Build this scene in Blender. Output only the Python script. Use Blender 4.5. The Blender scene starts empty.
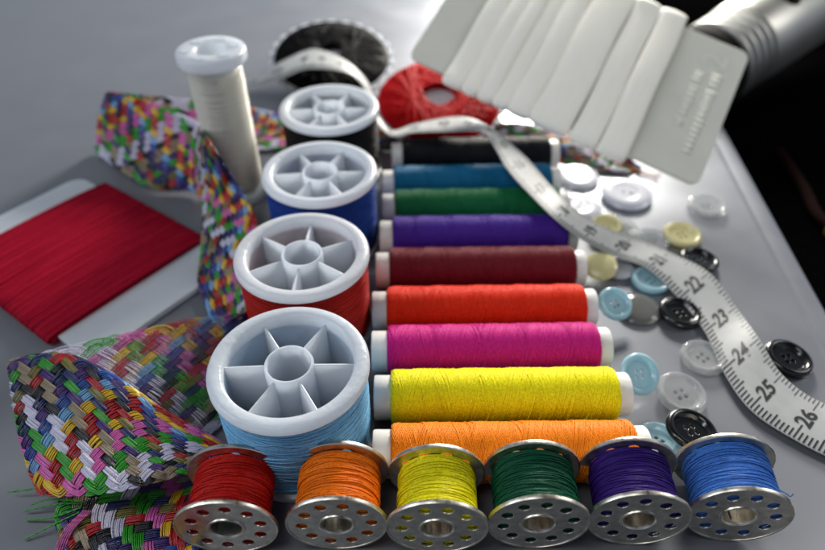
import bpy, math, random
import numpy as np
from mathutils import Vector, Matrix
S = 0.01                                   # everything below is written in centimetres
PI = math.pi
sc = bpy.context.scene
COL = sc.collection
rng = np.random.default_rng(7)
random.seed(7)

# ------------------------------------------------------------------ helpers
def lin(h):
    h = h.lstrip('#')
    out = []
    for i in (0, 2, 4):
        c = int(h[i:i+2], 16)/255
        out.append(c/12.92 if c <= 0.04045 else ((c+0.055)/1.055)**2.4)
    return tuple(out)+(1.0,)

class MB:
    def __init__(self): self.v = []; self.f = []; self.m = []; self.n = 0
    def add(self, v, f, mat=0):
        v = np.asarray(v, float).reshape(-1, 3)
        self.v.append(v)
        for q in (f.tolist() if isinstance(f, np.ndarray) else f):
            self.f.append([i+self.n for i in q]); self.m.append(mat)
        self.n += len(v)
        return self
    def mesh(self, name, smooth=True, angle=40):
        me = bpy.data.meshes.new(name)
        v = np.concatenate(self.v)*S
        me.vertices.add(len(v)); me.vertices.foreach_set('co', v.ravel())
        tot = np.array([len(q) for q in self.f], np.int32)
        me.loops.add(int(tot.sum())); me.loops.foreach_set('vertex_index', np.array([i for q in self.f for i in q], np.int32))
        me.polygons.add(len(tot))
        st = np.zeros(len(tot), np.int32); st[1:] = np.cumsum(tot)[:-1]
        me.polygons.foreach_set('loop_start', st)
        me.polygons.foreach_set('material_index', np.array(self.m, np.int32))
        me.update(calc_edges=True); me.validate()
        if smooth:
            me.polygons.foreach_set('use_smooth', np.ones(len(me.polygons), bool))
            if angle: me.set_sharp_from_angle(angle=math.radians(angle))
        return me

def put(name, me, mats=(), parent=None, loc=(0, 0, 0), rot=(0, 0, 0)):
    o = bpy.data.objects.new(name, me); COL.objects.link(o)
    if me is not None:
        mats = mats if isinstance(mats, (list, tuple)) else [mats]
        if len(me.materials) == 0:
            for m in mats: me.materials.append(m)
        else:
            for i, m in enumerate(mats):
                o.material_slots[i].link = 'OBJECT'; o.material_slots[i].material = m
    o.location = [c*S for c in loc]; o.rotation_euler = rot
    if parent: o.parent = parent
    return o
def tag(o, label=None, cat=None, group=None, kind=None):
    if label: o['label'] = label
    if cat: o['category'] = cat
    if group: o['group'] = group
    if kind: o['kind'] = kind
    return o
def thing(name, loc, label, cat, group=None, rot=(0, 0, 0)):
    return tag(put(name, None, loc=loc, rot=rot), label, cat, group)
def dup(root, loc, rot, label):
    r = root.copy(); COL.objects.link(r); r.location = [c*S for c in loc]; r.rotation_euler = rot; r['label'] = label
    for ch in list(root.children):
        c = ch.copy(); COL.objects.link(c); c.parent = r
        for g in list(ch.children):
            d = g.copy(); COL.objects.link(d); d.parent = c
    return r
def recolour(root, part, mat):
    for ch in root.children:
        if ch.name.split('.')[0] == part:
            ch.material_slots[0].link = 'OBJECT'; ch.material_slots[0].material = mat

def grid(n, m, closed_m=True, closed_n=False):
    f = []
    for i in range(n if closed_n else n-1):
        for j in range(m if closed_m else m-1):
            a = i*m+j; b = i*m+(j+1) % m; i2 = (i+1) % n
            f.append((a, b, i2*m+(j+1) % m, i2*m+j))
    return f
def npgrid(n, m):
    i = np.arange(n-1)[:, None]*m; j = np.arange(m)[None, :]; j2 = (j+1) % m
    return np.stack([i+j, i+j2, i+m+j2, i+m+j], -1).reshape(-1, 4)
def lathe(prof, seg=64, closed=False):
    prof = np.array(prof, float); th = np.arange(seg)*2*PI/seg
    v = np.stack([prof[:, 0, None]*np.cos(th), prof[:, 0, None]*np.sin(th), np.repeat(prof[:, 1, None], seg, 1)], -1)
    return v.reshape(-1, 3), grid(len(prof), seg, True, closed)
def norm(a): return a/np.maximum(np.linalg.norm(a, axis=-1, keepdims=True), 1e-12)
def strand(p, n, rx, ry=None, sides=5):
    ry = rx if ry is None else ry
    p = np.asarray(p, float); t = norm(np.gradient(p, axis=0)); b = norm(np.cross(t, n)); n2 = np.cross(b, t)
    a = np.arange(sides)*2*PI/sides
    v = p[:, None, :]+rx*np.cos(a)[None, :, None]*b[:, None, :]+ry*np.sin(a)[None, :, None]*n2[:, None, :]
    return v.reshape(-1, 3), npgrid(len(p), sides)
def box(x0, x1, y0, y1, z0, z1):
    v = [(x, y, z) for z in (z0, z1) for y in (y0, y1) for x in (x0, x1)]
    return v, [(0, 2, 3, 1), (4, 5, 7, 6), (0, 1, 5, 4), (2, 6, 7, 3), (0, 4, 6, 2), (1, 3, 7, 5)]
def circle(r, n=48, cx=0, cy=0): return [(cx+r*math.cos(2*PI*i/n), cy+r*math.sin(2*PI*i/n)) for i in range(n)]
def rrect(x0, x1, y0, y1, r, n=6):
    out = []
    for cx, cy, a in ((x1-r, y1-r, 0), (x0+r, y1-r, PI/2), (x0+r, y0+r, PI), (x1-r, y0+r, 1.5*PI)):
        out += [(cx+r*math.cos(a+PI/2*i/n), cy+r*math.sin(a+PI/2*i/n)) for i in range(n+1)]
    return out
def evald(o):
    bpy.context.view_layer.update()
    me = bpy.data.meshes.new_from_object(o.evaluated_get(bpy.context.evaluated_depsgraph_get()))
    v = np.zeros(len(me.vertices)*3); me.vertices.foreach_get('co', v)
    f = [tuple(p.vertices) for p in me.polygons]
    d = o.data; bpy.data.objects.remove(o); bpy.data.meshes.remove(me); bpy.data.curves.remove(d)
    return v.reshape(-1, 3), f
def plate(loops, half, bevel=0.0, z=0.0):
    """a flat plate with holes: outline loops in the xy plane, thickness 2*(half+bevel)"""
    c = bpy.data.curves.new('outline', 'CURVE'); c.dimensions = '2D'; c.fill_mode = 'BOTH'
    c.extrude = half; c.bevel_depth = bevel; c.bevel_resolution = 2; c.offset = -bevel
    for lp in loops:
        s = c.splines.new('POLY'); s.points.add(len(lp)-1); s.use_cyclic_u = True
        for i, q in enumerate(lp): s.points[i].co = (q[0], q[1], 0, 1)
    o = bpy.data.objects.new('outline', c); COL.objects.link(o)
    v, f = evald(o); v[:, 2] += z
    return v, f
def glyphs(txt, size):
    c = bpy.data.curves.new('digits', 'FONT'); c.body = txt; c.size = size; c.align_x = 'CENTER'; c.align_y = 'CENTER'; c.resolution_u = 3; c.offset = .014
    o = bpy.data.objects.new('digits', c); COL.objects.link(o)
    return evald(o)
def xf(v, loc=(0, 0, 0), rot=(0, 0, 0)):
    M = np.array(Matrix.LocRotScale(Vector(loc), __import__('mathutils').Euler(rot), None))
    return np.asarray(v, float) @ M[:3, :3].T + M[:3, 3]
def crom(P, per):
    """Catmull-Rom through the rows of P, `per` samples for each gap"""
    P = np.asarray(P, float); Q = np.vstack([2*P[0]-P[1], P, 2*P[-1]-P[-2]]); out = []
    for i in range(1, len(Q)-2):
        t = (np.arange(per)/per)[:, None]; a, b, c, d = Q[i-1], Q[i], Q[i+1], Q[i+2]
        out.append(0.5*(2*b+(c-a)*t+(2*a-5*b+4*c-d)*t**2+(3*b-a-3*c+d)*t**3))
    out.append(Q[-2][None]); return np.vstack(out)
def smoothnoise(n, step, amp, seed):
    r = np.random.default_rng(seed); k = r.normal(0, amp, int(n/step)+3)
    return np.interp(np.arange(n)/step, np.arange(len(k)), k)

# ------------------------------------------------------------------ materials
def mat(name):
    m = bpy.data.materials.new(name); m.use_nodes = True; nt = m.node_tree
    return m, nt, nt.nodes['Principled BSDF']
def noise(nt, scale, detail=3, co='Object', stretch=(1, 1, 1)):
    tc = nt.nodes.new('ShaderNodeTexCoord'); mp = nt.nodes.new('ShaderNodeMapping'); mp.inputs['Scale'].default_value = stretch
    n = nt.nodes.new('ShaderNodeTexNoise'); n.inputs['Scale'].default_value = scale; n.inputs['Detail'].default_value = detail
    nt.links.new(tc.outputs[co], mp.inputs[0]); nt.links.new(mp.outputs[0], n.inputs['Vector']); return n
def ramp(nt, src, a, b, lo=0.3, hi=0.7):
    r = nt.nodes.new('ShaderNodeValToRGB'); e = r.color_ramp.elements
    e[0].position = lo; e[1].position = hi; e[0].color = a; e[1].color = b
    nt.links.new(src.outputs[0], r.inputs[0]); return r
def bump(nt, bs, src, dist, strength=1.0):
    b = nt.nodes.new('ShaderNodeBump'); b.inputs['Distance'].default_value = dist; b.inputs['Strength'].default_value = strength
    nt.links.new(src.outputs[0], b.inputs['Height']); nt.links.new(b.outputs[0], bs.inputs['Normal'])
def mul(c, k): return tuple(min(1, x*k) for x in c[:3])+(1,)
def thread_mat(name, hexc, var=0.2, rough=0.5, sheen=0.0, spec=0.14, white=0.02):
    m, nt, b = mat(name); c = lin(hexc)
    n = noise(nt, 2600, 3); hi = tuple(x*(1+var)+white*var for x in c[:3])+(1,)
    r = ramp(nt, n, mul(c, 1-var), hi)
    nt.links.new(r.outputs[0], b.inputs['Base Color'])
    b.inputs['Roughness'].default_value = rough; b.inputs['Specular IOR Level'].default_value = spec
    b.inputs['Sheen Weight'].default_value = sheen; b.inputs['Sheen Roughness'].default_value = 0.4
    bump(nt, b, noise(nt, 5200, 2), 0.00006, 0.7)
    return m
def plain(name, hexc, rough=0.4, metal=0.0, spec=0.5, var=0.06, nscale=60, bd=0.0, bscale=400):
    m, nt, b = mat(name); c = lin(hexc)
    r = ramp(nt, noise(nt, nscale, 4), mul(c, 1-var), mul(c, 1+var)); nt.links.new(r.outputs[0], b.inputs['Base Color'])
    b.inputs['Roughness'].default_value = rough; b.inputs['Metallic'].default_value = metal; b.inputs['Specular IOR Level'].default_value = spec
    if bd: bump(nt, b, noise(nt, bscale, 4), bd)
    return m
def see_through(name, hexc, amount, rough=0.12, base=None, trans=0.0):
    """tinted clear plastic: part of the light goes straight on, the rest meets a glossy body"""
    m, nt, b = mat(name); c = lin(hexc)
    b.inputs['Base Color'].default_value = base or c; b.inputs['Roughness'].default_value = rough; b.inputs['Specular IOR Level'].default_value = 0.7
    tr = nt.nodes.new('ShaderNodeBsdfTransparent'); tr.inputs[0].default_value = c
    tl = nt.nodes.new('ShaderNodeBsdfTranslucent'); tl.inputs[0].default_value = c
    x = nt.nodes.new('ShaderNodeMixShader'); y = nt.nodes.new('ShaderNodeMixShader')
    y.inputs[0].default_value = trans; x.inputs[0].default_value = amount
    nt.links.new(b.outputs[0], y.inputs[1]); nt.links.new(tl.outputs[0], y.inputs[2])
    nt.links.new(y.outputs[0], x.inputs[1]); nt.links.new(tr.outputs[0], x.inputs[2])
    nt.links.new(x.outputs[0], nt.nodes['Material Output'].inputs[0]); return m

M_PLASTIC = see_through('spool_plastic', '#E3E8EE', 0.0, 0.28, trans=0.5)
nt = M_PLASTIC.node_tree; bump(nt, nt.nodes['Principled BSDF'], noise(nt, 560, 5), 0.0004, 0.6)
M_TUBE = plain('tube_plastic', '#DCDAD6', 0.4, var=0.05, nscale=300, bd=0.00003)
def steel(name):
    m, nt, b = mat(name); b.inputs['Metallic'].default_value = 1
    r = ramp(nt, noise(nt, 500, 5), lin('#B9B4AA'), lin('#E2DCCF')); nt.links.new(r.outputs[0], b.inputs['Base Color'])
    r2 = ramp(nt, noise(nt, 900, 4, stretch=(1, 1, .2)), (0.26,)*3+(1,), (0.44,)*3+(1,)); nt.links.new(r2.outputs[0], b.inputs['Roughness'])
    bump(nt, b, noise(nt, 1200, 3), 0.00002, 0.6); return m
M_STEEL = steel('nickel_plated_steel')

# ------------------------------------------------------------------ setting
m, nt, b = mat('silver_lacquer'); n = noise(nt, 9, 5)
r = ramp(nt, n, lin('#7A7D84'), lin('#82858D')); b.inputs['Metallic'].default_value = .6; b.inputs['Coat Weight'].default_value = .8; b.inputs['Coat Roughness'].default_value = .2; nt.links.new(r.outputs[0], b.inputs['Base Color'])
r2 = ramp(nt, noise(nt, 45, 7), (0.40,)*3+(1,), (0.50,)*3+(1,)); nt.links.new(r2.outputs[0], b.inputs['Roughness'])
bump(nt, b, noise(nt, 2500, 2), 0.00001, 0.35); M_TOP = m
prof = [(-90, 0), (-.84, 0), (-.78, -.004), (-.72, -.018), (-.66, -.03), (-.60, -.03), (-.54, -.025), (-.3, -.034), (-.12, -.045), (-.05, -.085), (-.012, -.15), (0, -.24), (0, -1.9)]
d = np.array([.083, 1.0, 0])/math.hypot(.083, 1); o_ = np.array([d[1], -d[0], 0]); base = np.array([11.45, 13.27, 0])
v = [base+d*s+o_*p[0]+np.array([0, 0, p[1]]) for s in (-26, 52) for p in prof]
k = len(prof); f = [(i, i+1, k+i+1, k+i) for i in range(k-1)]
tag(put('tabletop', MB().add(v, f).mesh('tabletop', angle=40), M_TOP), kind='structure')
m = plain('black_fabric', '#040405', 1.0, spec=0.0, var=0.5, nscale=900, bd=0.0006, bscale=700)
v = [(-200, -120, -1.95), (200, -120, -1.95), (200, 260, -1.95), (-200, 260, -1.95)]
tag(put('floor', MB().add(v, [(0, 1, 2, 3)]).mesh('floor'), m), kind='structure')

# ------------------------------------------------------------------ wound thread
def helix(R, z0, z1, pitch, seg, rad, jz=0.006, jr=0.005, seed=1, sides=5, ph=0.0, barrel=0.0):
    turns = abs(z1-z0)/pitch; n = int(turns*seg); t = np.arange(n)/seg
    z = z0+(z1-z0)*np.arange(n)/max(1, n-1)+smoothnoise(n, seg*.37, jz, seed)
    u = (z-z0)/(z1-z0)*2-1
    r = R+barrel*(1-np.clip(np.abs(u), 0, 1)**6)+smoothnoise(n, seg*.29, jr, seed+1)
    th = 2*PI*t+ph; nr = np.stack([np.cos(th), np.sin(th), 0*th], -1)
    return strand(nr*r[:, None]+np.stack([0*z, 0*z, z], -1), nr, rad, rad, sides)
def crossed(R, z0, z1, count, seg, rad, seed, lean=0.25):
    """loose strands that lie askew over a winding"""
    out = MB(); r = np.random.default_rng(seed)
    for i in range(count):
        zc = r.uniform(z0+.05, z1-.05); a = r.uniform(-lean, lean); p0 = r.uniform(0, 2*PI); sp = r.uniform(1.2, 4.5)
        th = p0+np.linspace(0, sp, int(seg*sp/6)+6); z = np.clip(zc+a*np.sin(np.linspace(-1.4, 1.4, len(th))), z0, z1)
        nr = np.stack([np.cos(th), np.sin(th), 0*th], -1); rr = R+rad*1.1*np.sin(np.linspace(0, PI, len(th)))
        out.add(*strand(nr*rr[:, None]+np.stack([0*z, 0*z, z], -1), nr, rad))
    return np.concatenate(out.v), out.f

# --- squat upright spools
R0 = 1.62; HS = 2.6
def spool_barrel():
    b = MB()
    b.add(*lathe([(1.30, .35), (1.30, 2.50), (1.315, 2.56), (1.36, HS), (1.55, HS+.005), (1.60, 2.57), (R0, 2.52), (R0, 2.42), (1.58, 2.38), (1.40, 2.36), (1.36, 2.3), (1.36, .22), (1.55, .2), (R0, .16), (R0, .04), (1.55, 0), (1.30, 0), (1.28, .3)], 128, True))
    b.add(*lathe([(1.31, .3), (.0, .3)], 64)); b.add(*lathe([(1.31, .24), (.0, .24)], 64))
    b.add(*lathe([(.435, .3), (.435, 2.53), (.45, 2.56), (.485, 2.56), (.50, 2.52), (.52, .3)], 64))
    return b.mesh('barrel', angle=50)
def spool_fins():
    b = MB()
    for i in range(6):
        a = i*PI/3; c, s = math.cos(a), math.sin(a); v = []
        for x, zt in ((.47, 2.50), (1.0, 2.485), (1.32, 2.47)):
            for w, z in ((-.055, .3), (-.022, zt), (.022, zt), (.055, .3)):
                v.append((x*c-w*s, x*s+w*c, z))
        b.add(v, [(j*4+q, j*4+(q+1) % 4, j*4+4+(q+1) % 4, j*4+4+q) for j in range(2) for q in range(4)])
    return b.mesh('fins', smooth=False)
def spool_thread():
    b = MB(); b.add(*lathe([(1.325, .24), (1.49, .24), (1.505, .5), (1.505, 2.1), (1.49, 2.34), (1.325, 2.34)], 96, True))
    b.add(*helix(1.518, .25, 2.34, .021, 90, .015, jr=.003, jz=.004, seed=3)); b.add(*helix(1.522, 2.33, .26, .05, 90, .014, jr=.003, jz=.02, seed=5))
    b.add(*crossed(1.535, .3, 2.3, 90, 90, .014, 9)); return b.mesh('wound_thread', angle=0)
TH = {k: thread_mat('thread_'+k, h) for k, h in dict(light_blue='#7CB8E0', red='#A81A12', blue='#123A8C', black='#08080A',
      t_black='#101218', teal='#056088', green='#0B6238', violet='#44208A', burgundy='#6A1020', vermilion='#DA2C08', magenta='#C61A80', yellow='#EEE410', orange='#E6800E',
      b_red='#B0160E', b_orange='#E0700C', b_yellow='#D8D012', b_green='#0A4A34', b_purple='#30186A', b_blue='#3E70BE', card_red='#98102A', disc_red='#A60D12', disc_black='#0A0A0C').items()}
for k_ in ('disc_black', 'disc_red', 'card_red'): TH[k_].node_tree.nodes['Principled BSDF'].inputs['Specular IOR Level'].default_value = .03; TH[k_].node_tree.nodes['Principled BSDF'].inputs['Sheen Weight'].default_value = 0
sp = thing('thread_spool', (-2.48, 8.47, 0), 'squat white spool of light blue thread at the front of the spool row', 'thread spool', 'upright spools in a row')
me_b, me_f, me_t = spool_barrel(), spool_fins(), spool_thread()
put('barrel', me_b, M_PLASTIC, sp); put('fins', me_f, M_PLASTIC, sp); put('wound_thread', me_t, TH['light_blue'], sp)
sp.rotation_euler = (0, 0, math.radians(2))
for x, y, a, c, lb in ((-2.66, 11.93, 27, 'red', 'squat white spool of red thread between the light blue and the dark blue spool'),
                       (-2.62, 15.54, 4, 'blue', 'squat white spool of dark blue thread between the red and the black spool'),
                       (-2.72, 19.36, 3, 'black', 'squat white spool of black thread at the far end of the spool row')):
    recolour(dup(sp, (x, y, 0), (0, 0, math.radians(a)), lb), 'wound_thread', TH[c])

# --- tall spool of clear nylon
M_NYLON = see_through('clear_nylon', '#FAF9F4', .38, .11, trans=.4)
cs = thing('nylon_spool', (-5.85, 18.3, 0), 'tall narrow white spool of shiny clear nylon thread behind the braid', 'thread spool')
b = MB(); b.add(*lathe([(.42, 4.2), (.42, 4.9), (.46, 4.97), (.5, 5.0), (.93, 5.0), (.98, 4.97), (1.0, 4.92), (1.0, 4.68), (.97, 4.64), (.7, 4.52), (.55, 4.48), (.55, .4), (.7, .36), (.95, .3), (1, .24), (1, .08), (.95, 0), (.42, 0), (.42, .3)], 96, True))
b.add(*lathe([(.42, 4.3), (0, 4.3)], 48)); put('barrel', b.mesh('barrel', angle=50), M_PLASTIC, cs)
b = MB()
for i in range(6):
    a = i*PI/3+.3; b.add(xf(plate([circle(.16, 20)], .02)[0], (.68*math.cos(a), .68*math.sin(a), 5.0)), plate([circle(.16, 20)], .02)[1])
put('collar', b.mesh('collar', angle=40), M_PLASTIC, cs); cs.scale = (1.01, 1.01, .99)
b = MB(); b.add(*lathe([(.56, .38), (.74, .42), (.765, .8), (.765, 4.2), (.74, 4.46), (.56, 4.5)], 96, True)); b.add(*helix((.775), .45, 4.45, .055, 80, .03, jz=.004, seed=22))
put('wound_thread', b.mesh('wound_thread', angle=0), M_NYLON, cs)

# --- cross wound tubes lying side by side
def tube_thread():
    b = MB(); L0, L1 = .36, 5.46; R = .575
    b.add(*lathe([(.49, L0), (R-.05, L0+.02), (R, L0+.12), (R+.008, L0+.4), (R+.008, L1-.4), (R, L1-.12), (R-.05, L1-.02), (.49, L1)], 72, True))
    pitch = 1.05; rad = .0165; seg = 24; k = 0; r = np.random.default_rng(4)
    for layer in range(2):
        for i0 in range(0, 32, 4):
            for dirn, i in [(1, i0+q) for q in range(4)]+[(-1, i0+q) for q in range(4)]:
                n = int((L1-L0-.06)/pitch*seg*1.0); u = np.arange(n)/(n-1); z = L0+.03+u*(L1-L0-.06)
                th = dirn*(2*PI*(z/pitch)+2*PI*(i+(.5 if layer else 0))/32+r.normal(0, .025))+smoothnoise(n, 18, .015, int(r.integers(1e6)))
                e = np.minimum(z-L0, L1-z); rr = R+.010+.00038*k+r.normal(0, .003)-.07*np.clip(1-e/.13, 0, 1)**2
                nr = np.stack([np.cos(th), np.sin(th), 0*th], -1)
                b.add(*strand(nr*rr[:, None]+np.stack([0*z, 0*z, z], -1), nr, rad, rad*.8, 4)); k += 1
    for dirn in (1, -1):                                     # single strands that bite a little deeper or ride higher
        for i in range(7):
            n = 60; z0 = r.uniform(L0+.2, L1-1.6); z = z0+np.linspace(0, r.uniform(.9, 1.6), n); th = dirn*2*PI*(z/.9)+r.uniform(0, 6.3)
            nr = np.stack([np.cos(th), np.sin(th), 0*th], -1)
            b.add(*strand(nr*(R+.05)+np.stack([0*z, 0*z, z], -1), nr, rad, rad, 4))
    return b.mesh('wound_thread', angle=0)
def tube_core():
    b = MB(); b.add(*lathe([(.40, .1), (.40, .02), (.42, 0), (.485, 0), (.505, .03), (.50, .4), (.50, 5.4), (.505, 5.72), (.485, 5.75), (.42, 5.75), (.40, 5.73), (.40, 5.65)], 72, True))
    return b.mesh('tube', angle=50)
t_th, t_co = tube_thread(), tube_core()
TUBES = [('t_black', 'black', -.72, 19.39, 4.70, 19.61, 'thin tube of black thread lying farthest back in the tube row'),
         ('teal', 'teal', -.97, 17.64, 4.68, 17.84, 'thin tube of teal blue thread beside the black tube'),
         ('green', 'green', -.92, 16.3, 4.66, 16.48, 'thin tube of green thread between teal and violet tubes'),
         ('violet', 'violet', -.95, 14.92, 4.72, 15.06, 'thin tube of violet thread between green and burgundy tubes'),
         ('burgundy', 'burgundy', -1.0, 13.46, 4.74, 13.57, 'thin tube of dark burgundy thread beside the orange red tube'),
         ('vermilion', 'orange red', -1.03, 11.88, 4.78, 12.0, 'thin tube of orange red thread between burgundy and magenta tubes'),
         ('magenta', 'magenta', -.98, 10.48, 4.8, 10.61, 'thin tube of magenta pink thread beside the yellow tube'),
         ('yellow', 'yellow', -.86, 9.1, 4.96, 9.19, 'thin tube of bright yellow thread between magenta and orange tubes'),
         ('orange', 'orange', -.82, 7.63, 4.98, 7.73, 'thin tube of light orange thread nearest the bobbins')]
first = None
for i, (k, _, x0, y0, x1, y1, lb) in enumerate(TUBES):
    yaw = math.atan2(y1-y0, x1-x0); loc = (x0, y0, .635); rot = (0.7*i, PI/2, 0)
    e = (Matrix.Rotation(yaw, 4, 'Z') @ Matrix.Rotation(PI/2, 4, 'Y') @ Matrix.Rotation(1.1*i, 4, 'Z')).to_euler()
    if first is None:
        first = thing('thread_tube', loc, lb, 'thread tube', 'thread tubes lying side by side', e)
        put('tube', t_co, M_TUBE, first); put('wound_thread', t_th, TH[k], first)
    else:
        recolour(dup(first, loc, e, lb), 'wound_thread', TH[k])

# --- metal bobbins on their edges in front
RB = .95; LB = 1.12
holes = [circle(.11, 20, .66*math.cos(2*PI*i/10), .66*math.sin(2*PI*i/10)) for i in range(10)]
fl_v, fl_f = plate([circle(RB, 96), circle(.33, 40)]+holes, .018, .012)
def flange_mesh():
    b = MB(); b.add(fl_v, fl_f)
    b.add(*lathe([(.36, .02), (.345, .055), (.315, .06), (.29, .03), (.285, -.05), (.33, -.05), (.36, .0)], 56, True))
    b.add(*lathe([(RB-.035, .02), (RB-.03, .045), (RB, .05), (RB+.012, .02), (RB+.012, -.02), (RB-.005, -.035), (RB-.035, -.02)], 112, True))
    return b.mesh('flange', angle=35)
def hub_mesh():
    b = MB(); th0 = .12                                      # rolled sheet with an open seam
    seg = 60; th = np.linspace(th0, 2*PI-.02, seg); v = []
    for r_, z in ((.285, .0), (.285, LB), (.335, LB), (.335, 0)):
        v += [(r_*math.cos(a), r_*math.sin(a), z) for a in th]
    f = [(q*seg+j, q*seg+j+1, ((q+1) % 4)*seg+j+1, ((q+1) % 4)*seg+j) for q in range(4) for j in range(seg-1)]+[(0, seg, 2*seg, 3*seg), (seg-1, 4*seg-1, 3*seg-1, 2*seg-1)]
    b.add(v, f); return b.mesh('hub', angle=40)
def bobbin_thread():
    b = MB(); R = .735
    b.add(*lathe([(.33, .04), (R-.03, .04), (R-.012, .2), (R-.012, LB-.2), (R-.03, LB-.04), (.33, LB-.04)], 80, True))
    b.add(*helix(R, .05, LB-.05, .016, 80, .0125, jr=.004, jz=.005, seed=31)); b.add(*helix(R+.005, LB-.05, .05, .032, 80, .012, jr=.004, jz=.03, seed=35))
    b.add(*crossed(R+.02, .08, LB-.08, 60, 80, .013, 41, lean=.12)); return b.mesh('wound_thread', angle=0)
b_f, b_h, b_t = flange_mesh(), hub_mesh(), bobbin_thread()
BOB = [('b_red', -3.47, 5.86, 2, 10, 'metal bobbin of red thread beside the braid'), ('b_orange', -1.42, 5.93, 1, 40, 'metal bobbin of orange thread between red and yellow bobbins'),
       ('b_yellow', .46, 5.86, -1, 75, 'metal bobbin of yellow thread between orange and green bobbins'), ('b_green', 2.36, 5.95, -1, 120, 'metal bobbin of dark green thread between yellow and purple bobbins'),
       ('b_purple', 4.26, 6.02, -3, 200, 'metal bobbin of purple thread between green and blue bobbins'), ('b_blue', 6.17, 6.1, -6, 260, 'metal bobbin of blue thread under the black button')]
first = None; TAILS = []
for k, x, y, yaw, spin, lb in BOB:
    e = (Matrix.Rotation(math.radians(yaw), 4, 'Z') @ Matrix.Rotation(PI/2, 4, 'X') @ Matrix.Rotation(math.radians(spin), 4, 'Z')).to_euler()
    a = math.radians(yaw); loc = (x-LB*math.sin(a), y+LB*math.cos(a), RB+.014)      # local +z looks at the viewer
    if first is None:
        first = thing('bobbin', loc, lb, 'bobbin', 'metal bobbins in a row', e)
        put('flange', b_f, M_STEEL, first, (0, 0, LB)); put('flange', b_f, M_STEEL, first, (0, 0, 0), (PI, 0, 0))
        put('hub', b_h, M_STEEL, first); put('wound_thread', b_t, TH[k], first)
    else:
        o = dup(first, loc, e, lb); recolour(o, 'wound_thread', TH[k]); fill = {'b_orange': 1.04, 'b_yellow': .99, 'b_green': 1.05, 'b_purple': 1.02, 'b_blue': 1.06}[k]
        for ch in o.children:
            if ch.name.startswith('wound_thread'): ch.scale = (fill, fill, 1); ch.rotation_euler = (0, 0, fill*50)
    if k == 'b_blue': TAILS.append((k, first if k == 'b_red' else o, loc, e))
for k, bob, loc, e in TAILS:
    b = MB(); Mi_ = Matrix.LocRotScale(Vector(loc), e, None).inverted()
    W_ = [(-3.9, 6.85, 1.75), (-4.05, 7.05, 2.0), (-4.2, 7.15, 1.85), (-4.25, 7.05, 1.6)] if k == 'b_red' else [(6.75, 6.4, 1.45), (6.95, 6.3, 1.42), (7.08, 6.27, 1.33), (7.14, 6.3, 1.37)]
    p = crom(np.array([tuple(Mi_ @ Vector(q)) for q in W_]), 8); b.add(*strand(p, np.tile([.3, .2, 1.], (len(p), 1)), .03 if k == 'b_red' else .012, None, 5))
    put('thread_tail', b.mesh('thread_tail', angle=0), TH[k], bob)

# ------------------------------------------------------------------ flat card of dark red thread
ang = math.atan2(15.49-18.5, -6.47+10.6)                     # runs along the edge where the thread turns over
card = thing('thread_card', (-9.85, 14.8, .0), 'white plastic card wound with dark red thread, lying beside the braid', 'thread card', rot=(0, 0, ang))
v, f = plate([rrect(-3.75, 4.0, -2.35, 2.35, .5)], .05, .03, .12); put('card', MB().add(v, f).mesh('card', angle=12), M_PLASTIC, card)
b = MB(); r = np.random.default_rng(12); W_, n = 2.6, 150
prof = np.array([(-2.47, .04), (-2.58, .10), (-2.6, .19), (-2.45, .27), (-1.5, .33), (0, .35), (1.5, .33), (2.45, .27), (2.6, .19), (2.58, .10), (2.47, .04)])
pp = crom(prof, 3); nn = norm(np.stack([-np.gradient(pp[:, 1]), np.gradient(pp[:, 0])], -1))
v = [(x, p[0]*.985, p[1]-.02) for x in (-2.55, 2.55) for p in pp]; k = len(pp); b.add(v, [(j, j+1, k+j+1, k+j) for j in range(k-1)]+[tuple(range(k)), tuple(range(2*k-1, k-1, -1))])
for i in range(n+60):
    x0 = -2.55+5.1*((i+.5)/n) if i < n else r.uniform(-2.5, 2.5); sk = r.normal(0, .02 if i < n else .09); h = r.uniform(-.008, .014) if i < n else .02
    p = np.stack([x0+sk*pp[:, 0]/2.6, pp[:, 0]+nn[:, 0]*h, pp[:, 1]+nn[:, 1]*h], -1)
    b.add(*strand(p, np.stack([0*nn[:, 0], nn[:, 0], nn[:, 1]], -1), .021, .021, 5))
put('wound_thread', b.mesh('wound_thread', angle=0), TH['card_red'], card)

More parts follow.
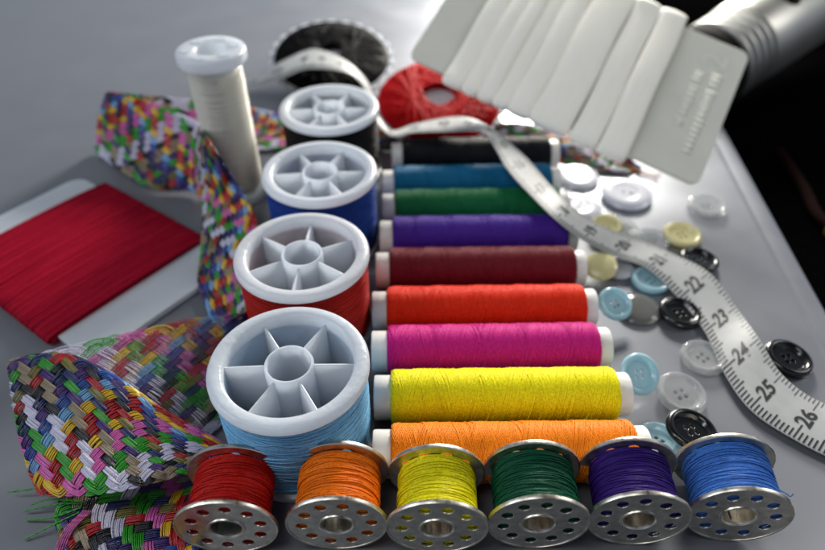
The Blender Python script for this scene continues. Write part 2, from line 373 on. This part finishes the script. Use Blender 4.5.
# ------------------------------------------------------------------ scalloped discs of yarn
def scallop(R, n, amp):
    out = []
    for i in range(n*8):
        a = 2*PI*i/(n*8); out.append(((R+amp*abs(math.cos(a*n/2))**.7)*math.cos(a), (R+amp*abs(math.cos(a*n/2))**.7)*math.sin(a)))
    return out
def disc_thing(name, loc, rot, tmat, label, teeth, R, hole, group=None):
    o = thing(name, loc, label, 'yarn disc', group, rot)
    v, f = plate([scallop(R-.22, teeth, .26)], .04, .025); put('card', MB().add(v, f).mesh('card', angle=50), M_PLASTIC, o)
    b = MB(); r = np.random.default_rng(teeth)
    ro = R-.14
    b.add(*lathe([(hole+.12, .05), (hole+.2, .24), ((hole+ro)/2, .34), (ro-.15, .2), (ro-.04, .05), (ro-.04, -.04), (ro-.2, -.12), (hole+.1, -.1)], 80, True))
    half = math.acos(hole/ro)
    for i in range(teeth*6):
        a0 = 2*PI*i/(teeth*6)+r.normal(0, .02); hf = half*r.uniform(.82, 1.0)
        s = np.linspace(-1, 1, 18); A = np.array([ro*math.cos(a0-hf), ro*math.sin(a0-hf)]); B = np.array([ro*math.cos(a0+hf), ro*math.sin(a0+hf)])
        q = A+(B-A)*((s+1)/2)[:, None]; z = .06+.30*(1-np.abs(s)**3)+r.uniform(0, .10)
        z[0] = z[-1] = -.05
        b.add(*strand(np.column_stack([q, z]), np.tile([0, 0, 1.], (18, 1)), .052, .046, 6))
    put('wound_yarn', b.mesh('wound_yarn', angle=0), tmat, o); return o
disc_thing('yarn_disc', (-3.45, 26.8, 1.0), (math.radians(14), 0, .2), TH['disc_black'], 'white scalloped disc wound with black yarn, under the end of the tape', 26, 2.62, .38)
disc_thing('yarn_disc', (.98, 22.5, 1.12), (math.radians(13), 0, .1), TH['disc_red'], 'white scalloped disc wound with red yarn, beside the elastic card', 24, 2.48, .58)

# ------------------------------------------------------------------ elastic band on grey card
Lp = np.array([-.16, 21.7, 3.2]); Rp = np.array([9.27, 17.6, .62]); Up = np.array([12.04, 22.42, 3.0])
ex = norm(Rp-Lp); ey = norm((Up-Rp)-ex*np.dot(Up-Rp, ex)); ez = np.cross(ex, ey); WC = 6.05; LC = 10.6
em = Matrix(((ex[0], ey[0], ez[0]), (ex[1], ey[1], ez[1]), (ex[2], ey[2], ez[2]))).to_euler()
ec = thing('elastic_card', tuple(Lp), 'grey card wound with flat white elastic, tilted behind the buttons', 'elastic card', rot=em)
M_CARD = plain('grey_cardboard', '#CFCFC4', 0.7, var=0.04, nscale=90, bd=0.00003, bscale=900)
v, f = plate([rrect(0, LC, 0, WC, .35)], .05, .012); put('card', MB().add(v, f).mesh('card', angle=12), M_CARD, ec)
m, nt, bs = mat('white_elastic'); r_ = ramp(nt, noise(nt, 800, 3, stretch=(1, .15, 1)), lin('#F2EFE2'), lin('#F7F4EA')); nt.links.new(r_.outputs[0], bs.inputs['Base Color'])
bs.inputs['Roughness'].default_value = .7; bs.inputs['Sheen Weight'].default_value = .3; bump(nt, bs, noise(nt, 900, 2, stretch=(1, .3, 1)), .00006); M_EL = m
wr = [(1.45, 2.25), (2.17, 2.83), (2.75, 3.38), (3.3, 3.95), (3.88, 4.74), (4.66, 6.16), (6.12, 7.14), (7.1, 8.15)]
for i, (a, c) in enumerate(wr):
    b = MB(); hh = .20+.04*((i*7) % 3); pts = []
    pr = crom(np.array([(-.05, -.12), (-.28, .0), (-.22, .2), (.6, hh), (WC/2, hh+.08), (WC-.6, hh), (WC+.22, .2), (WC+.28, 0), (WC+.05, -.12)]), 6)
    nv = norm(np.stack([-np.gradient(pr[:, 1]), np.gradient(pr[:, 0])], -1)); V = []
    sec = [(.03, -.05), (.03, .0), (.08, .045), (.2, .08), (.5, .10), (.8, .08), (.92, .045), (.97, .0), (.97, -.05), (.5, -.06)]
    lean = .03*math.sin(i*1.7)
    for j in range(len(pr)):
        for u, h in sec:
            tt = pr[j, 0]/WC
            V.append((a+(c-a)*u+lean*(tt-.15)+.02*math.sin(tt*9+i), pr[j, 0]+nv[j, 0]*h, pr[j, 1]+nv[j, 1]*h))
    b.add(V, grid(len(pr), len(sec))); put('elastic_band', b.mesh('elastic_band', angle=60), M_EL, ec)
# pale printing on the bare end: one big figure 2 and two columns too faint to read
M_INK = plain('pale_print', '#D9D9CF', 0.9, spec=.05, var=.02)
b = MB(); v, f = glyphs('2', 1.25); v = xf(v, (9.6, 5.1, .075), (0, 0, PI/2)); b.add(v, f)
rr = np.random.default_rng(3)
for cx, y0, y1 in ((9.25, 1.9, 4.3), (9.85, 1.0, 4.4)):
    y = y0
    while y < y1:
        w = rr.uniform(.1, .22); h = rr.uniform(.3, .45)
        b.add(*box(cx-h/2, cx+h/2, y, y+w, .066, .072)); y += w+rr.choice([.02, .03, .04, .2])
put('printing', b.mesh('printing', smooth=False), M_INK, ec)

# ------------------------------------------------------------------ measuring tape
#  number on the tape, one edge, the other edge (cm)
TAPE = [(1, (-7.63, 25.19, 0.15), (-8.12, 25.85, 0.1)), (2, (-6.37, 24.57, 0.8), (-6.75, 25.43, 0.7)),
        (3, (-5.04, 23.49, 1.6), (-5.46, 25.08, 1.5)), (4, (-4.1, 23.18, 2.1), (-4.18, 25.26, 2.0)),
        (5, (-3.37, 22.82, 2.3), (-3.46, 24.69, 2.2)), (6, (-2.73, 22.65, 2.3), (-2.74, 24.03, 2.2)),
        (7, (-2.19, 22.66, 2.1), (-2.14, 23.49, 2.0)), (8, (-1.72, 22.39, 1.6), (-1.66, 23.19, 1.5)),
        (9, (-1.39, 21.15, 1.2), (-1.34, 22.3, 1.0)), (10, (-0.77, 19.69, 1.3), (-0.8, 20.46, 1.1)),
        (11, (0.09, 19.63, 1.45), (0.09, 20.71, 1.2)), (12, (1.08, 19.25, 1.7), (1.14, 20.59, 1.5)),
        (13, (1.82, 18.96, 1.9), (1.97, 20.12, 1.75)), (14, (2.35, 18.68, 1.95), (2.65, 19.28, 1.8)),
        (15, (2.66, 18.02, 1.75), (3.2, 18.71, 1.6)), (16, (2.94, 16.95, 1.65), (3.71, 17.77, 1.5)),
        (17, (3.49, 15.76, 1.55), (4.18, 16.48, 1.45)), (18, (4.04, 14.65, 1.5), (4.59, 15.45, 1.44)),
        (19, (4.81, 14.33, 1.03), (5.47, 15.28, .88)), (20, (5.81, 14.32, 0.45), (6.65, 15.34, 0.3)),
        (21, (6.72, 13.92, 0.3), (7.6, 14.66, 0.28)), (22, (7.34, 12.83, 0.15), (8.42, 13.72, 0.32)),
        (23, (7.65, 11.62, 0.12), (8.77, 12.46, 0.17)), (24, (7.65, 10.31, 0.12), (8.78, 11.13, 0.38)),
        (25, (7.86, 9.16, 0.12), (8.95, 10.06, 0.26)), (26, (8.51, 8.35, 0.12), (9.53, 9.3, 0.2)),
        (27, (9.37, 7.71, 0.12), (10.41, 8.89, 0.3)), (28, (10.48, 7.38, 0.12), (11.4, 8.66, 0.2))]
tp = thing('measuring_tape', (0, 0, 0), 'white tape measure with black centimetre numbers, winding over the tubes and past the buttons', 'tape measure')
A = np.array([[*a, *b] for _, a, b in TAPE]); PER = 24
SP = crom(A, PER); NS = len(SP); N0 = TAPE[0][0]
def tape_pt(s, v, h):
    """s = number on the tape, v = 0..1 across it, h = height over its face"""
    s = np.atleast_1d(np.asarray(s, float)); v = np.broadcast_to(np.asarray(v, float), s.shape); h = np.broadcast_to(np.asarray(h, float), s.shape)
    x = (s-N0)*PER
    ev = lambda xx: np.stack([np.interp(xx, np.arange(NS), SP[:, k]) for k in range(6)], -1)
    p = ev(x); q0, q1 = ev(x-1.0), ev(x+1.0); w = v[:, None]
    mid = lambda e: e[:, :3]*(1-w)+e[:, 3:]*w
    n = norm(np.cross(p[:, 3:]-p[:, :3], mid(q1)-mid(q0))); n[n[:, 2] < 0] *= -1
    return mid(p)+n*(h[:, None]+.02*(np.sin(v*PI))[:, None])
ss = np.linspace(N0, TAPE[-1][0], 650); cross_ = [(0, 0), (0, .022), (.06, .03), (.25, .03), (.5, .03), (.75, .03), (.94, .03), (1, .022), (1, 0), (.5, 0)]
V = np.stack([tape_pt(ss, v_, h_) for v_, h_ in cross_], 1); b = MB(); b.add(V.reshape(-1, 3), grid(len(ss), len(cross_)))
m, nt, bs = mat('coated_tape'); r_ = ramp(nt, noise(nt, 300, 4), lin('#B2B5B7'), lin('#BEC0C0')); nt.links.new(r_.outputs[0], bs.inputs['Base Color'])
bs.inputs['Roughness'].default_value = .5; bump(nt, bs, noise(nt, 1500, 2), .00002)
tl = nt.nodes.new('ShaderNodeBsdfTranslucent'); tl.inputs[0].default_value = lin('#D8D8D0'); mx = nt.nodes.new('ShaderNodeMixShader'); mx.inputs[0].default_value = .25
nt.links.new(bs.outputs[0], mx.inputs[1]); nt.links.new(tl.outputs[0], mx.inputs[2]); nt.links.new(mx.outputs[0], nt.nodes['Material Output'].inputs[0])
put('band', b.mesh('band', angle=50), m, tp)
M_BLACKINK = plain('black_ink', '#101114', 0.5)
b = MB()
def mark(s, w, v0, v1):
    vv = np.linspace(v0, v1, 5)
    L = tape_pt(np.full(5, s-w/2), vv, .036); R = tape_pt(np.full(5, s+w/2), vv, .036)
    b.add(np.vstack([L, R]), [(i, i+1, 6+i, 5+i) for i in range(4)])
    L = tape_pt(np.full(5, s-w/2), vv, -.006); R = tape_pt(np.full(5, s+w/2), vv, -.006)
    b.add(np.vstack([L, R]), [(i, i+1, 6+i, 5+i) for i in range(4)])
for i in range((TAPE[-1][0]-N0)*10):
    s = N0+i/10
    k = 2 if i % 10 == 0 else (1 if i % 5 == 0 else 0)
    mark(s, .040, .012, (.19, .25, .33)[k]); mark(s, .022, 1-(.13, .19, .27)[k], .988)
put('scale_marks', b.mesh('scale_marks', smooth=False), M_BLACKINK, tp)
b = MB()
for n in range(N0+1, TAPE[-1][0]):
    v, f = glyphs(str(n), .50)
    wd = np.linalg.norm(A[n-N0, 3:]-A[n-N0, :3])
    P_ = np.vstack([tape_pt([n-y_], [.5+x_/1.38], .037) for x_, y_, _ in v]); b.add(P_, f)
put('numbers', b.mesh('numbers', smooth=False), M_BLACKINK, tp)
# ------------------------------------------------------------------ woven ribbon
RIB = [(8.12, 19.56, 0.1, 7.56, 19.31, 0.1), (6.8, 20.9, 0.6, 6.3, 19.45, 0.1),
       (5.34, 21.3, 0.7, 4.9, 20.0, 0.1), (3.37, 21.6, 0.8, 3.2, 20.6, 0.1),
       (1.02, 21.51, 0.6, 0.64, 20.64, 0.1), (-1.04, 21.92, 0.5, -1.38, 20.79, 0.1),
       (-3.21, 22.89, 0.4, -3.4, 20.79, 0.1), (-5.39, 23.14, 0.4, -5.54, 20.79, 0.1),
       (-6.45, 21.64, 1.5, -7.11, 20.1, 0.1), (-8.56, 21.18, 2, -8.85, 19.84, 0.05),
       (-10.33, 20.96, 2.3, -11.46, 20.79, 0.1), (-10.27, 20.67, 2.4, -11.19, 20.23, 0.1),
       (-8.78, 20.34, 2.2, -8.91, 18.31, 0.1), (-7.12, 19.38, 2.0, -7.42, 18.08, 0.1),
       (-5.9, 16.55, 3.0, -6.95, 17.4, 0.1), (-5.14, 15.96, 1.8, -6.57, 16.37, 0.4),
       (-4.52, 15.07, 1.0, -6.24, 14.54, 0.3), (-4.36, 13.42, 0.7, -6.03, 13.35, 0.2),
       (-4.39, 12.61, 0.4, -5.2, 11.71, 0.1), (-4.4, 12.38, 0.4, -4.34, 9.74, 0.1),
       (-4.29, 11.58, 0.9, -4.46, 8.51, 0.15), (-5.44, 11.07, 1.2, -5.43, 8.01, 0.2),
       (-6.92, 10.48, 1.3, -6.47, 7.34, 0.3), (-8.16, 10.04, 1.3, -7.12, 6.94, 0.4),
       (-9.31, 9.96, 1.0, -7.49, 6.83, 0.5), (-9.29, 9.86, 1.05, -7.31, 6.63, 0.7),
       (-7.95, 9.71, 1.5, -6.32, 6.44, 1.0), (-6.56, 9.05, 1.6, -5.45, 6.53, 1.1),
       (-5.22, 8.27, 1.3, -4.7, 6.85, 1.0), (-4.15, 7.84, 0.9, -4.27, 7.04, 0.9),
       (-3.99, 7.8, 0.6, -4.23, 7.04, 0.6), (-5.7, 7.85, 0.25, -4.16, 5.98, 0.2),
       (-7.25, 6.94, 0.2, -4.15, 5.07, 0.1), (-6.92, 5.83, 0.1, -4.24, 4.05, 0.1)]
A = np.array(RIB); SP = crom(A, 40)
cen = (SP[:, :3]+SP[:, 3:])/2; acc = np.concatenate([[0], np.cumsum(np.linalg.norm(np.diff(cen, axis=0), axis=1))]); LR = acc[-1]
def rib_pt(u, v, h):
    ev = lambda uu: np.stack([np.interp(uu, acc, SP[:, k]) for k in range(6)], -1)
    w = v[:, None]; mid = lambda e: e[:, :3]*(1-w)+e[:, 3:]*w
    p = ev(u); n = norm(np.cross(p[:, 3:]-p[:, :3], mid(ev(u+.12))-mid(ev(u-.12))))
    sag = .10*np.sin(u*1.3+v*2.2)*np.sin(v*PI)
    return mid(p)+n*(h+sag)[:, None], n
U0, U1 = acc[19*40], acc[24*40]; WR = 3.4; NB = 24
PAL = dict(white='#BFBCD0', tan='#857660', black='#0D0C11', navy='#141F55', blue='#1C468F', sky='#6D9CC4', purple='#3C1C66', green='#268A1C', dgreen='#124A1C', pink='#C0589C', red='#A00C14', yellow='#CDA51A', olive='#6A6222')
SEQ = ['tan', 'tan', 'black', 'white', 'white', 'white', 'green', 'green', 'pink', 'pink', 'yellow', 'red', 'red', 'yellow', 'sky', 'blue', 'purple', 'navy', 'black', 'red', 'olive', 'navy', 'green', 'purple']
SEQ = SEQ[-7:]+SEQ[:-7]
keys = list(PAL); RM = [thread_mat('floss_'+k, PAL[k], var=.15, rough=.34, sheen=.0, spec=.5, white=.04) for k in keys]
b = MB(); bl = 2*WR/NB; r = np.random.default_rng(77)
def rib_strand(k, off, jit, u0, u1, hoff):
    u = np.arange(u0, u1, .045); x = u/(2*WR)+k/NB; fr = x % 1.0; fwd = fr < .5
    v = np.where(fwd, 2*fr, 2-2*fr)
    p = (u-WR*v)/bl; q = (u+WR*v)/bl
    S_ = np.clip(1.7*np.cos(2*PI*((p+q)-.5)/4), -1, 1)
    edge = np.clip(np.minimum(v, 1-v)/.05, 0, 1)
    h = .04*np.where(fwd, S_, -S_)*edge+hoff
    wob = off+smoothnoise(len(u), 12, jit, int(r.integers(1e7)))
    tri = np.minimum(v, 1-v); e0 = .07; soft = np.where(tri < e0, tri*tri/(2*e0)+e0/2, tri); v2 = np.where(v < .5, soft, 1-soft)
    turn = np.clip(tri/e0, 0, 1)
    uu = np.clip(u+wob*.707*np.where(fwd, -1, 1)*turn, 0.0, LR); vv = np.clip(v2+wob*.707/WR*(1+.4*(1-turn)), 0, 1)
    thin = 1-.52*np.clip((u-U0)/1.0, 0, 1)*np.clip((U1-u)/1.0, 0, 1)      # pulled open where it stretches behind the fold
    pts, n = rib_pt(uu, vv, h)
    return strand(pts, n, (.0195*thin)[:, None, None], (.017*thin)[:, None, None], 5)
for k in range(NB):
    col = keys.index(SEQ[k])
    for t in range(6):
        b.add(*rib_strand(k, (t-2.5)*.039, .008, 0, LR, r.normal(0, .006)), mat=col)
rb = thing('woven_ribbon', (-6.5, 8, 0), 'multicoloured braid of thread bundles, folded and winding behind the spools', 'braid')
for i in range(len(b.v)): b.v[i] = b.v[i]-np.array([-6.5, 8, 0])
me = b.mesh('braid', angle=0); put('braid', me, RM, rb)
b = MB()                                                     # loose thread ends at the fold
def loose(pts, col, rad=.018):
    p = crom(np.array(pts, float), 14); p = p-np.array([-6.5, 8, 0])
    for k in range(2):
        a = np.arange(len(p))*.9+k*PI; q = p+np.stack([.011*np.sin(a), .011*np.cos(a), .011*np.sin(a)], -1)
        b.add(*strand(q, np.tile([0, 0, 1.], (len(q), 1)), rad*.8, rad*.8, 4), mat=col)
G = keys.index('green'); K = keys.index('pink')
loose([(-6.6, 6.9, .35), (-7.4, 7.05, .3), (-8.4, 7.0, .2)], G); loose([(-6.7, 6.7, .3), (-7.3, 6.7, .25), (-7.95, 6.62, .1)], G)
loose([(-6.7, 6.6, .3), (-7.2, 6.45, .22), (-7.85, 6.45, .06)], G); loose([(-6.7, 6.5, .3), (-7.15, 6.3, .2), (-7.7, 6.05, .06)], G); loose([(-6.7, 6.72, .3), (-7.4, 6.78, .3), (-7.8, 6.72, .2)], G)
for i in range(5): loose([(-6.6+.04*i, 6.5, .35), (-6.85+.04*i, 6.1, .3), (-7.0+.05*i, 5.6, .05)], K, .016)
put('loose_ends', b.mesh('loose_ends', angle=0), RM, rb); b = MB()
loose([(7.9, 19.5, .1), (8.3, 19.3, .06), (8.7, 19.25, .04)], keys.index('yellow')); loose([(7.9, 19.4, .1), (8.3, 19.1, .06), (8.5, 18.9, .04)], keys.index('red'))
put('loose_ends', b.mesh('loose_ends', angle=0), RM, rb)
# ------------------------------------------------------------------ buttons
def button_rim(R, H, nh=4):
    b = MB(); hr = .095*R; d = .21*R
    hl = [circle(hr, 16, d*math.cos(PI/4+2*PI*i/nh), d*math.sin(PI/4+2*PI*i/nh)) for i in range(nh)]
    b.add(*plate([circle(.63*R, 48)]+hl, .15*H, .05*H, .26*H))
    b.add(*lathe([(.60*R, .40*H), (.64*R, .52*H), (.70*R, .80*H), (.78*R, .98*H), (.87*R, H), (.95*R, .86*H), (R, .58*H), (.985*R, .3*H), (.9*R, .04*H), (.78*R, 0), (.60*R, .05*H)], 72, True))
    return b.mesh('button', angle=50)
def button_dome(R, H, nh=2):
    b = MB(); hr = .07*R; d = .15*R
    hl = [circle(hr, 14, d*math.cos(2*PI*i/nh), d*math.sin(2*PI*i/nh)) for i in range(nh)]
    b.add(*plate([circle(.42*R, 40)]+hl, .26*H, .03*H, .42*H))
    b.add(*lathe([(.40*R, .71*H), (.46*R, .76*H), (.6*R, .82*H), (.78*R, .80*H), (.92*R, .62*H), (R, .34*H), (.96*R, .1*H), (.8*R, 0), (.40*R, .1*H)], 72, True))
    return b.mesh('button', angle=50)
def button_blank(R, H):
    b = MB(); b.add(*lathe([(0, H), (.4*R, .97*H), (.7*R, .86*H), (.9*R, .6*H), (R, .3*H), (.95*R, .05*H), (.8*R, 0), (0, 0)], 72)); return b.mesh('button', angle=50)
MESH = {'rim': button_rim(.56, .2), 'dome': button_dome(.56, .15), 'blank': button_blank(.56, .16)}
BM = {'white': see_through('white_button', '#D9DBE4', .22, .2, trans=.12), 'clear': see_through('clear_button', '#F4F5F5', .74, .08, base=lin('#DADCDC')), 'smoke': see_through('smoky_button', '#B9B9B6', .55, .12, base=lin('#8E8E8C')),
      'ivory': see_through('ivory_button', '#EDE6B4', .22, .2, trans=.15), 'blue': see_through('blue_button', '#BCE0EA', .30, .14, trans=.15), 'black': plain('black_button', '#0B0C0E', .2, var=.2, spec=.6)}
BT = [  # x, y, z, diameter, mesh, material, tilt x, tilt y, spin, label
 (5.75, 19.0, 0, 1.45, 'dome', 'white', 3, 0, .4, 'large white two hole button nearest the braid, farthest back of the buttons'),
 (7.15, 17.9, 0, 1.68, 'dome', 'white', 4, 0, -.3, 'largest white two hole button, in front of the corner of the elastic card'),
 (5.42, 17.2, 0, 1.52, 'dome', 'white', 0, 3, 1.0, 'white two hole button half hidden behind the tape, next to green thread tube'),
 (6.00, 15.95, .16, .95, 'rim', 'ivory', 8, -6, .2, 'small ivory button peeping over the tape edge, lying on a clear button'),
 (6.5, 16.1, 0, 1.12, 'rim', 'clear', 0, 0, .5, 'clear button partly under a small ivory button, behind the tape'),
 (5.4, 14.02, .14, .95, 'blank', 'ivory', 18, -10, 0, 'ivory button without visible holes, tilted against burgundy thread tube'),
 (6.0, 14.25, 0, 1.0, 'dome', 'white', 0, 0, .2, 'white button half covered by the tilted ivory button'),
 (7.35, 15.5, 0, 1.08, 'rim', 'clear', 0, 0, .9, 'faint clear button just behind the tape, left of the ivory four hole button'),
 (8.33, 15.72, 0, 1.16, 'rim', 'ivory', 2, 0, .3, 'ivory four hole button lying flat behind a glossy black button'),
 (9.62, 17.25, 0, 1.25, 'rim', 'clear', 0, 0, .1, 'clear button alone by the corner of the grey card'),
 (8.42, 14.46, .02, 1.13, 'rim', 'black', -3, 5, .4, 'glossy black button behind the tape, in front of ivory four hole button'),
 (6.80, 13.65, 0, 1.1, 'rim', 'blue', 0, 0, .7, 'light blue button lying flat half under the tape'),
 (5.36, 12.3, .24, .95, 'rim', 'blue', 24, 10, .5, 'light blue button leaning on a smoky button beside orange red thread tube'),
 (6.15, 12.55, 0, 1.25, 'blank', 'smoke', 0, 0, 0, 'large smoky grey translucent button under a light blue button'),
 (7.2, 12.32, .0, 1.13, 'rim', 'black', 0, 3, .2, 'black button half covered by the front edge of the tape'),
 (7.32, 10.75, 0, 1.13, 'rim', 'clear', 0, 0, .65, 'clear four hole button touching the front edge of the tape'),
 (6.38, 9.58, 0, 1.2, 'rim', 'clear', 5, 4, .35, 'clear four hole button between yellow thread tube and black button'),
 (5.33, 9.85, .25, 1.0, 'rim', 'blue', 35, 12, .1, 'light blue button propped against the end of yellow thread tube'),
 (5.5, 8.3, 0, 1.0, 'rim', 'blue', 0, 0, .9, 'light blue button mostly hidden under a tilted black button'),
 (6.15, 8.36, .26, 1.14, 'rim', 'black', -2, 7, .3, 'matt black button tilted up on a light blue button by the bobbins'),
 (9.4, 10.68, .0, 1.17, 'rim', 'black', 2, 6, .25, 'black button alone beyond the far edge of the tape'),
]
for x, y, z, dia, ms, mt, tx, ty, spin, lb in BT:
    o = put('button', MESH[ms], BM[mt], None, (x, y, z+.01+.56*math.sin(math.radians(max(abs(tx), abs(ty))))*dia/1.12), (math.radians(tx), math.radians(ty), spin))
    o.material_slots[0].link = 'OBJECT'; o.material_slots[0].material = BM[mt]
    e = (Matrix.Rotation(math.radians(tx), 4, 'X') @ Matrix.Rotation(math.radians(ty), 4, 'Y') @ Matrix.Rotation(spin, 4, 'Z')).to_euler(); o.rotation_euler = e
    o.scale = (dia/1.12,)*3; tag(o, lb, 'button', 'loose buttons')
# ------------------------------------------------------------------ things beyond the tabletop
M_SILVER = plain('satin_silver', '#B0B0AC', 0.42, metal=.85, var=.05, bd=.00002)
M_DARK = plain('black_rubber', '#070708', 0.85, spec=.1)
p0 = np.array([11.2, 25.8, .1]); p1 = np.array([23.6, 36.2, 2.2]); dv = norm(p1-p0)
hm = Vector(dv).to_track_quat('Z', 'Y').to_euler()
hd = thing('silver_handle', tuple(p0), 'silver rounded handle with four dark slots and a black round hole, behind the elastic card', 'handle', rot=hm)
b = MB(); b.add(*lathe([(0, -2.0), (1.0, -1.9), (1.5, -1.5), (1.75, -.6), (1.8, .6), (1.84, 1.6)], 64)); put('dark_end', b.mesh('dark_end'), M_DARK, hd)
for i in range(4):
    z = 2.45+i*.52; b = MB(); b.add(*lathe([(1.66, z), (1.85, z+.03), (1.90, z+.08), (1.91, z+.16), (1.90, z+.24), (1.85, z+.30), (1.66, z+.33)], 72)); put('grip_bar', b.mesh('grip_bar'), M_SILVER, hd)
b = MB(); b.add(*lathe([(1.64, 1.5), (1.64, 4.8)], 64)); put('grip_core', b.mesh('grip_core'), M_DARK, hd)
b = MB(); b.add(*lathe([(1.64, 4.45), (1.90, 4.5), (1.96, 4.7), (2.05, 7), (2.15, 10), (2.1, 14), (1.8, 16), (0, 16.6)], 72)); put('body', b.mesh('body'), M_SILVER, hd)
b = MB(); b.add(*lathe([(1.84, 1.6), (1.89, 1.65), (1.90, 2.2), (1.72, 2.3)], 72)); put('front_ring', b.mesh('front_ring'), M_DARK, hd)
Mi = Matrix.LocRotScale(Vector(p0), hm, None).inverted()
def on_handle(s, rr, toward):                                # point on the handle's skin facing a direction
    t_ = np.array(toward, float); t_ = norm(t_-dv*np.dot(t_, dv)); w = p0+dv*s+t_*rr; lo = Mi @ Vector(w); n = Mi.to_3x3() @ Vector(t_); return tuple(lo), n.to_track_quat('Z', 'Y').to_euler()
lo, e = on_handle(6.6, 1.98, (-.45, -.75, .55)); b = MB(); b.add(*lathe([(0, .08), (.42, .08), (.46, .10), (.50, .07), (.52, -.3)], 40)); put('hole', b.mesh('hole'), M_DARK, hd, lo, e)
lo, e = on_handle(7.3, 2.02, (0, .1, 1)); b = MB(); v, f = plate([[(1.3*x, .62*y) for x, y in circle(1, 40)]], .08, .05); b.add(v, f); put('button', b.mesh('button'), M_SILVER, hd, lo, (e.x, e.y, e.z+PI/2))
# red cord with a dark plug far below the table edge
M_RED = plain('red_cord_sheath', '#120302', .95, spec=.05); b = MB()
p = crom(np.array([(15.3, 23.6, -1.6), (15.2, 21.0, -1.7), (14.9, 19.0, -1.7), (15.3, 17.2, -1.7), (15.4, 15.6, -1.7), (14.8, 13.8, -1.7), (14.5, 11.0, -1.7)], float), 12)
b.add(*strand(p, np.tile([0, 0, 1.], (len(p), 1)), .20, .20, 12)); cd = tag(put('cord', None), 'dark red cord lying on the dark floor beyond the table edge', 'cord')
put('sheath', b.mesh('sheath'), M_RED, cd)
q = p[30:44]; b = MB(); b.add(*strand(q, np.tile([0, 0, 1.], (len(q), 1)), .42, .36, 14)); put('plug', b.mesh('plug'), M_DARK, cd)
b = MB(); q = p[28:31]; b.add(*strand(q, np.tile([0, 0, 1.], (len(q), 1)), .3, .3, 14)); put('collar', b.mesh('collar'), plain('brass_collar', '#6A5A20', .4), cd)
# dark case at the very back
cs2 = thing('black_case', (17.6, 41, -1.95), 'black box with a thin grey rim behind the silver handle', 'box')
v, f = plate([rrect(-4.6, 5.0, -3.0, 3.0, .8)], 1.35, .1, 1.5); put('body', MB().add(v, f).mesh('body'), M_DARK, cs2)
v, f = plate([rrect(-4.7, 5.1, -3.1, 3.1, .85), rrect(-4.3, 4.7, -2.7, 2.7, .6)], .07, .03, 3.05); put('rim', MB().add(v, f).mesh('rim'), plain('grey_rim', '#6E6E6C', .4), cs2)
# ------------------------------------------------------------------ light and camera
def lamp(name, loc, target, size, watts, col, sy=None):
    l = bpy.data.lights.new(name, 'AREA'); l.energy = watts; l.color = col; l.size = size; l.shape = 'RECTANGLE'; l.size_y = sy or size
    o = bpy.data.objects.new(name, l); COL.objects.link(o); o.location = [c*S for c in loc]
    o.rotation_euler = (Vector(target)-Vector(loc)).to_track_quat('-Z', 'Y').to_euler(); return o
lamp('desk_lamp_light', (14, 57, 17.5), (4, 15, 0), .12, 6.6, (1, .95, .86), .11)
lamp('window_light', (-46, 4, 34), (-2, 14, 0), .09, 1.15, (.86, .93, 1.0), .30)
lamp('room_light', (50, 22, 36), (2, 14, 0), .08, .9, (1, .97, .92), .22)
lamp('overhead_fill', (-26, -8, 84), (2, 14, 0), .35, 2.0, (.97, .985, 1.0), .35)  # soft fill added from above to lift the upward faces, no actual fixture
# the room: pale walls at eye level, a dark ceiling overhead
w = bpy.data.worlds.new('World'); sc.world = w; w.use_nodes = True; nt = w.node_tree
bg = nt.nodes['Background']; bg.inputs[1].default_value = .9
tc = nt.nodes.new('ShaderNodeTexCoord'); sx = nt.nodes.new('ShaderNodeSeparateXYZ'); nt.links.new(tc.outputs['Generated'], sx.inputs[0])
r_ = nt.nodes.new('ShaderNodeValToRGB'); nt.links.new(sx.outputs['Z'], r_.inputs[0]); el = r_.color_ramp.elements
el[0].position = .0; el[0].color = (.10, .11, .12, 1); el[1].position = .75; el[1].color = (.035, .038, .045, 1)
for q, c_ in ((.12, (.40, .46, .56, 1)), (.36, (.44, .51, .62, 1)), (.58, (.12, .135, .165, 1))):
    e_ = el.new(q); e_.color = c_
nt.links.new(r_.outputs[0], bg.inputs[0])
cam = bpy.data.cameras.new('camera'); co = bpy.data.objects.new('camera', cam); COL.objects.link(co); sc.camera = co
cam.sensor_width = 36; cam.lens = 28.19; cam.clip_start = .005; cam.clip_end = 20
co.location = (0, 0, .125); co.rotation_euler = (PI/2-math.atan(577/646), 0, 0)
cam.dof.use_dof = True; cam.dof.focus_distance = .128; cam.dof.aperture_fstop = 11; cam.dof.aperture_blades = 7
sc.render.engine = 'CYCLES'; sc.cycles.max_bounces = 8; sc.cycles.transparent_max_bounces = 12
sc.view_settings.view_transform = 'Standard'; sc.view_settings.look = 'None'; sc.view_settings.exposure = -0.22; sc.view_settings.gamma = 1
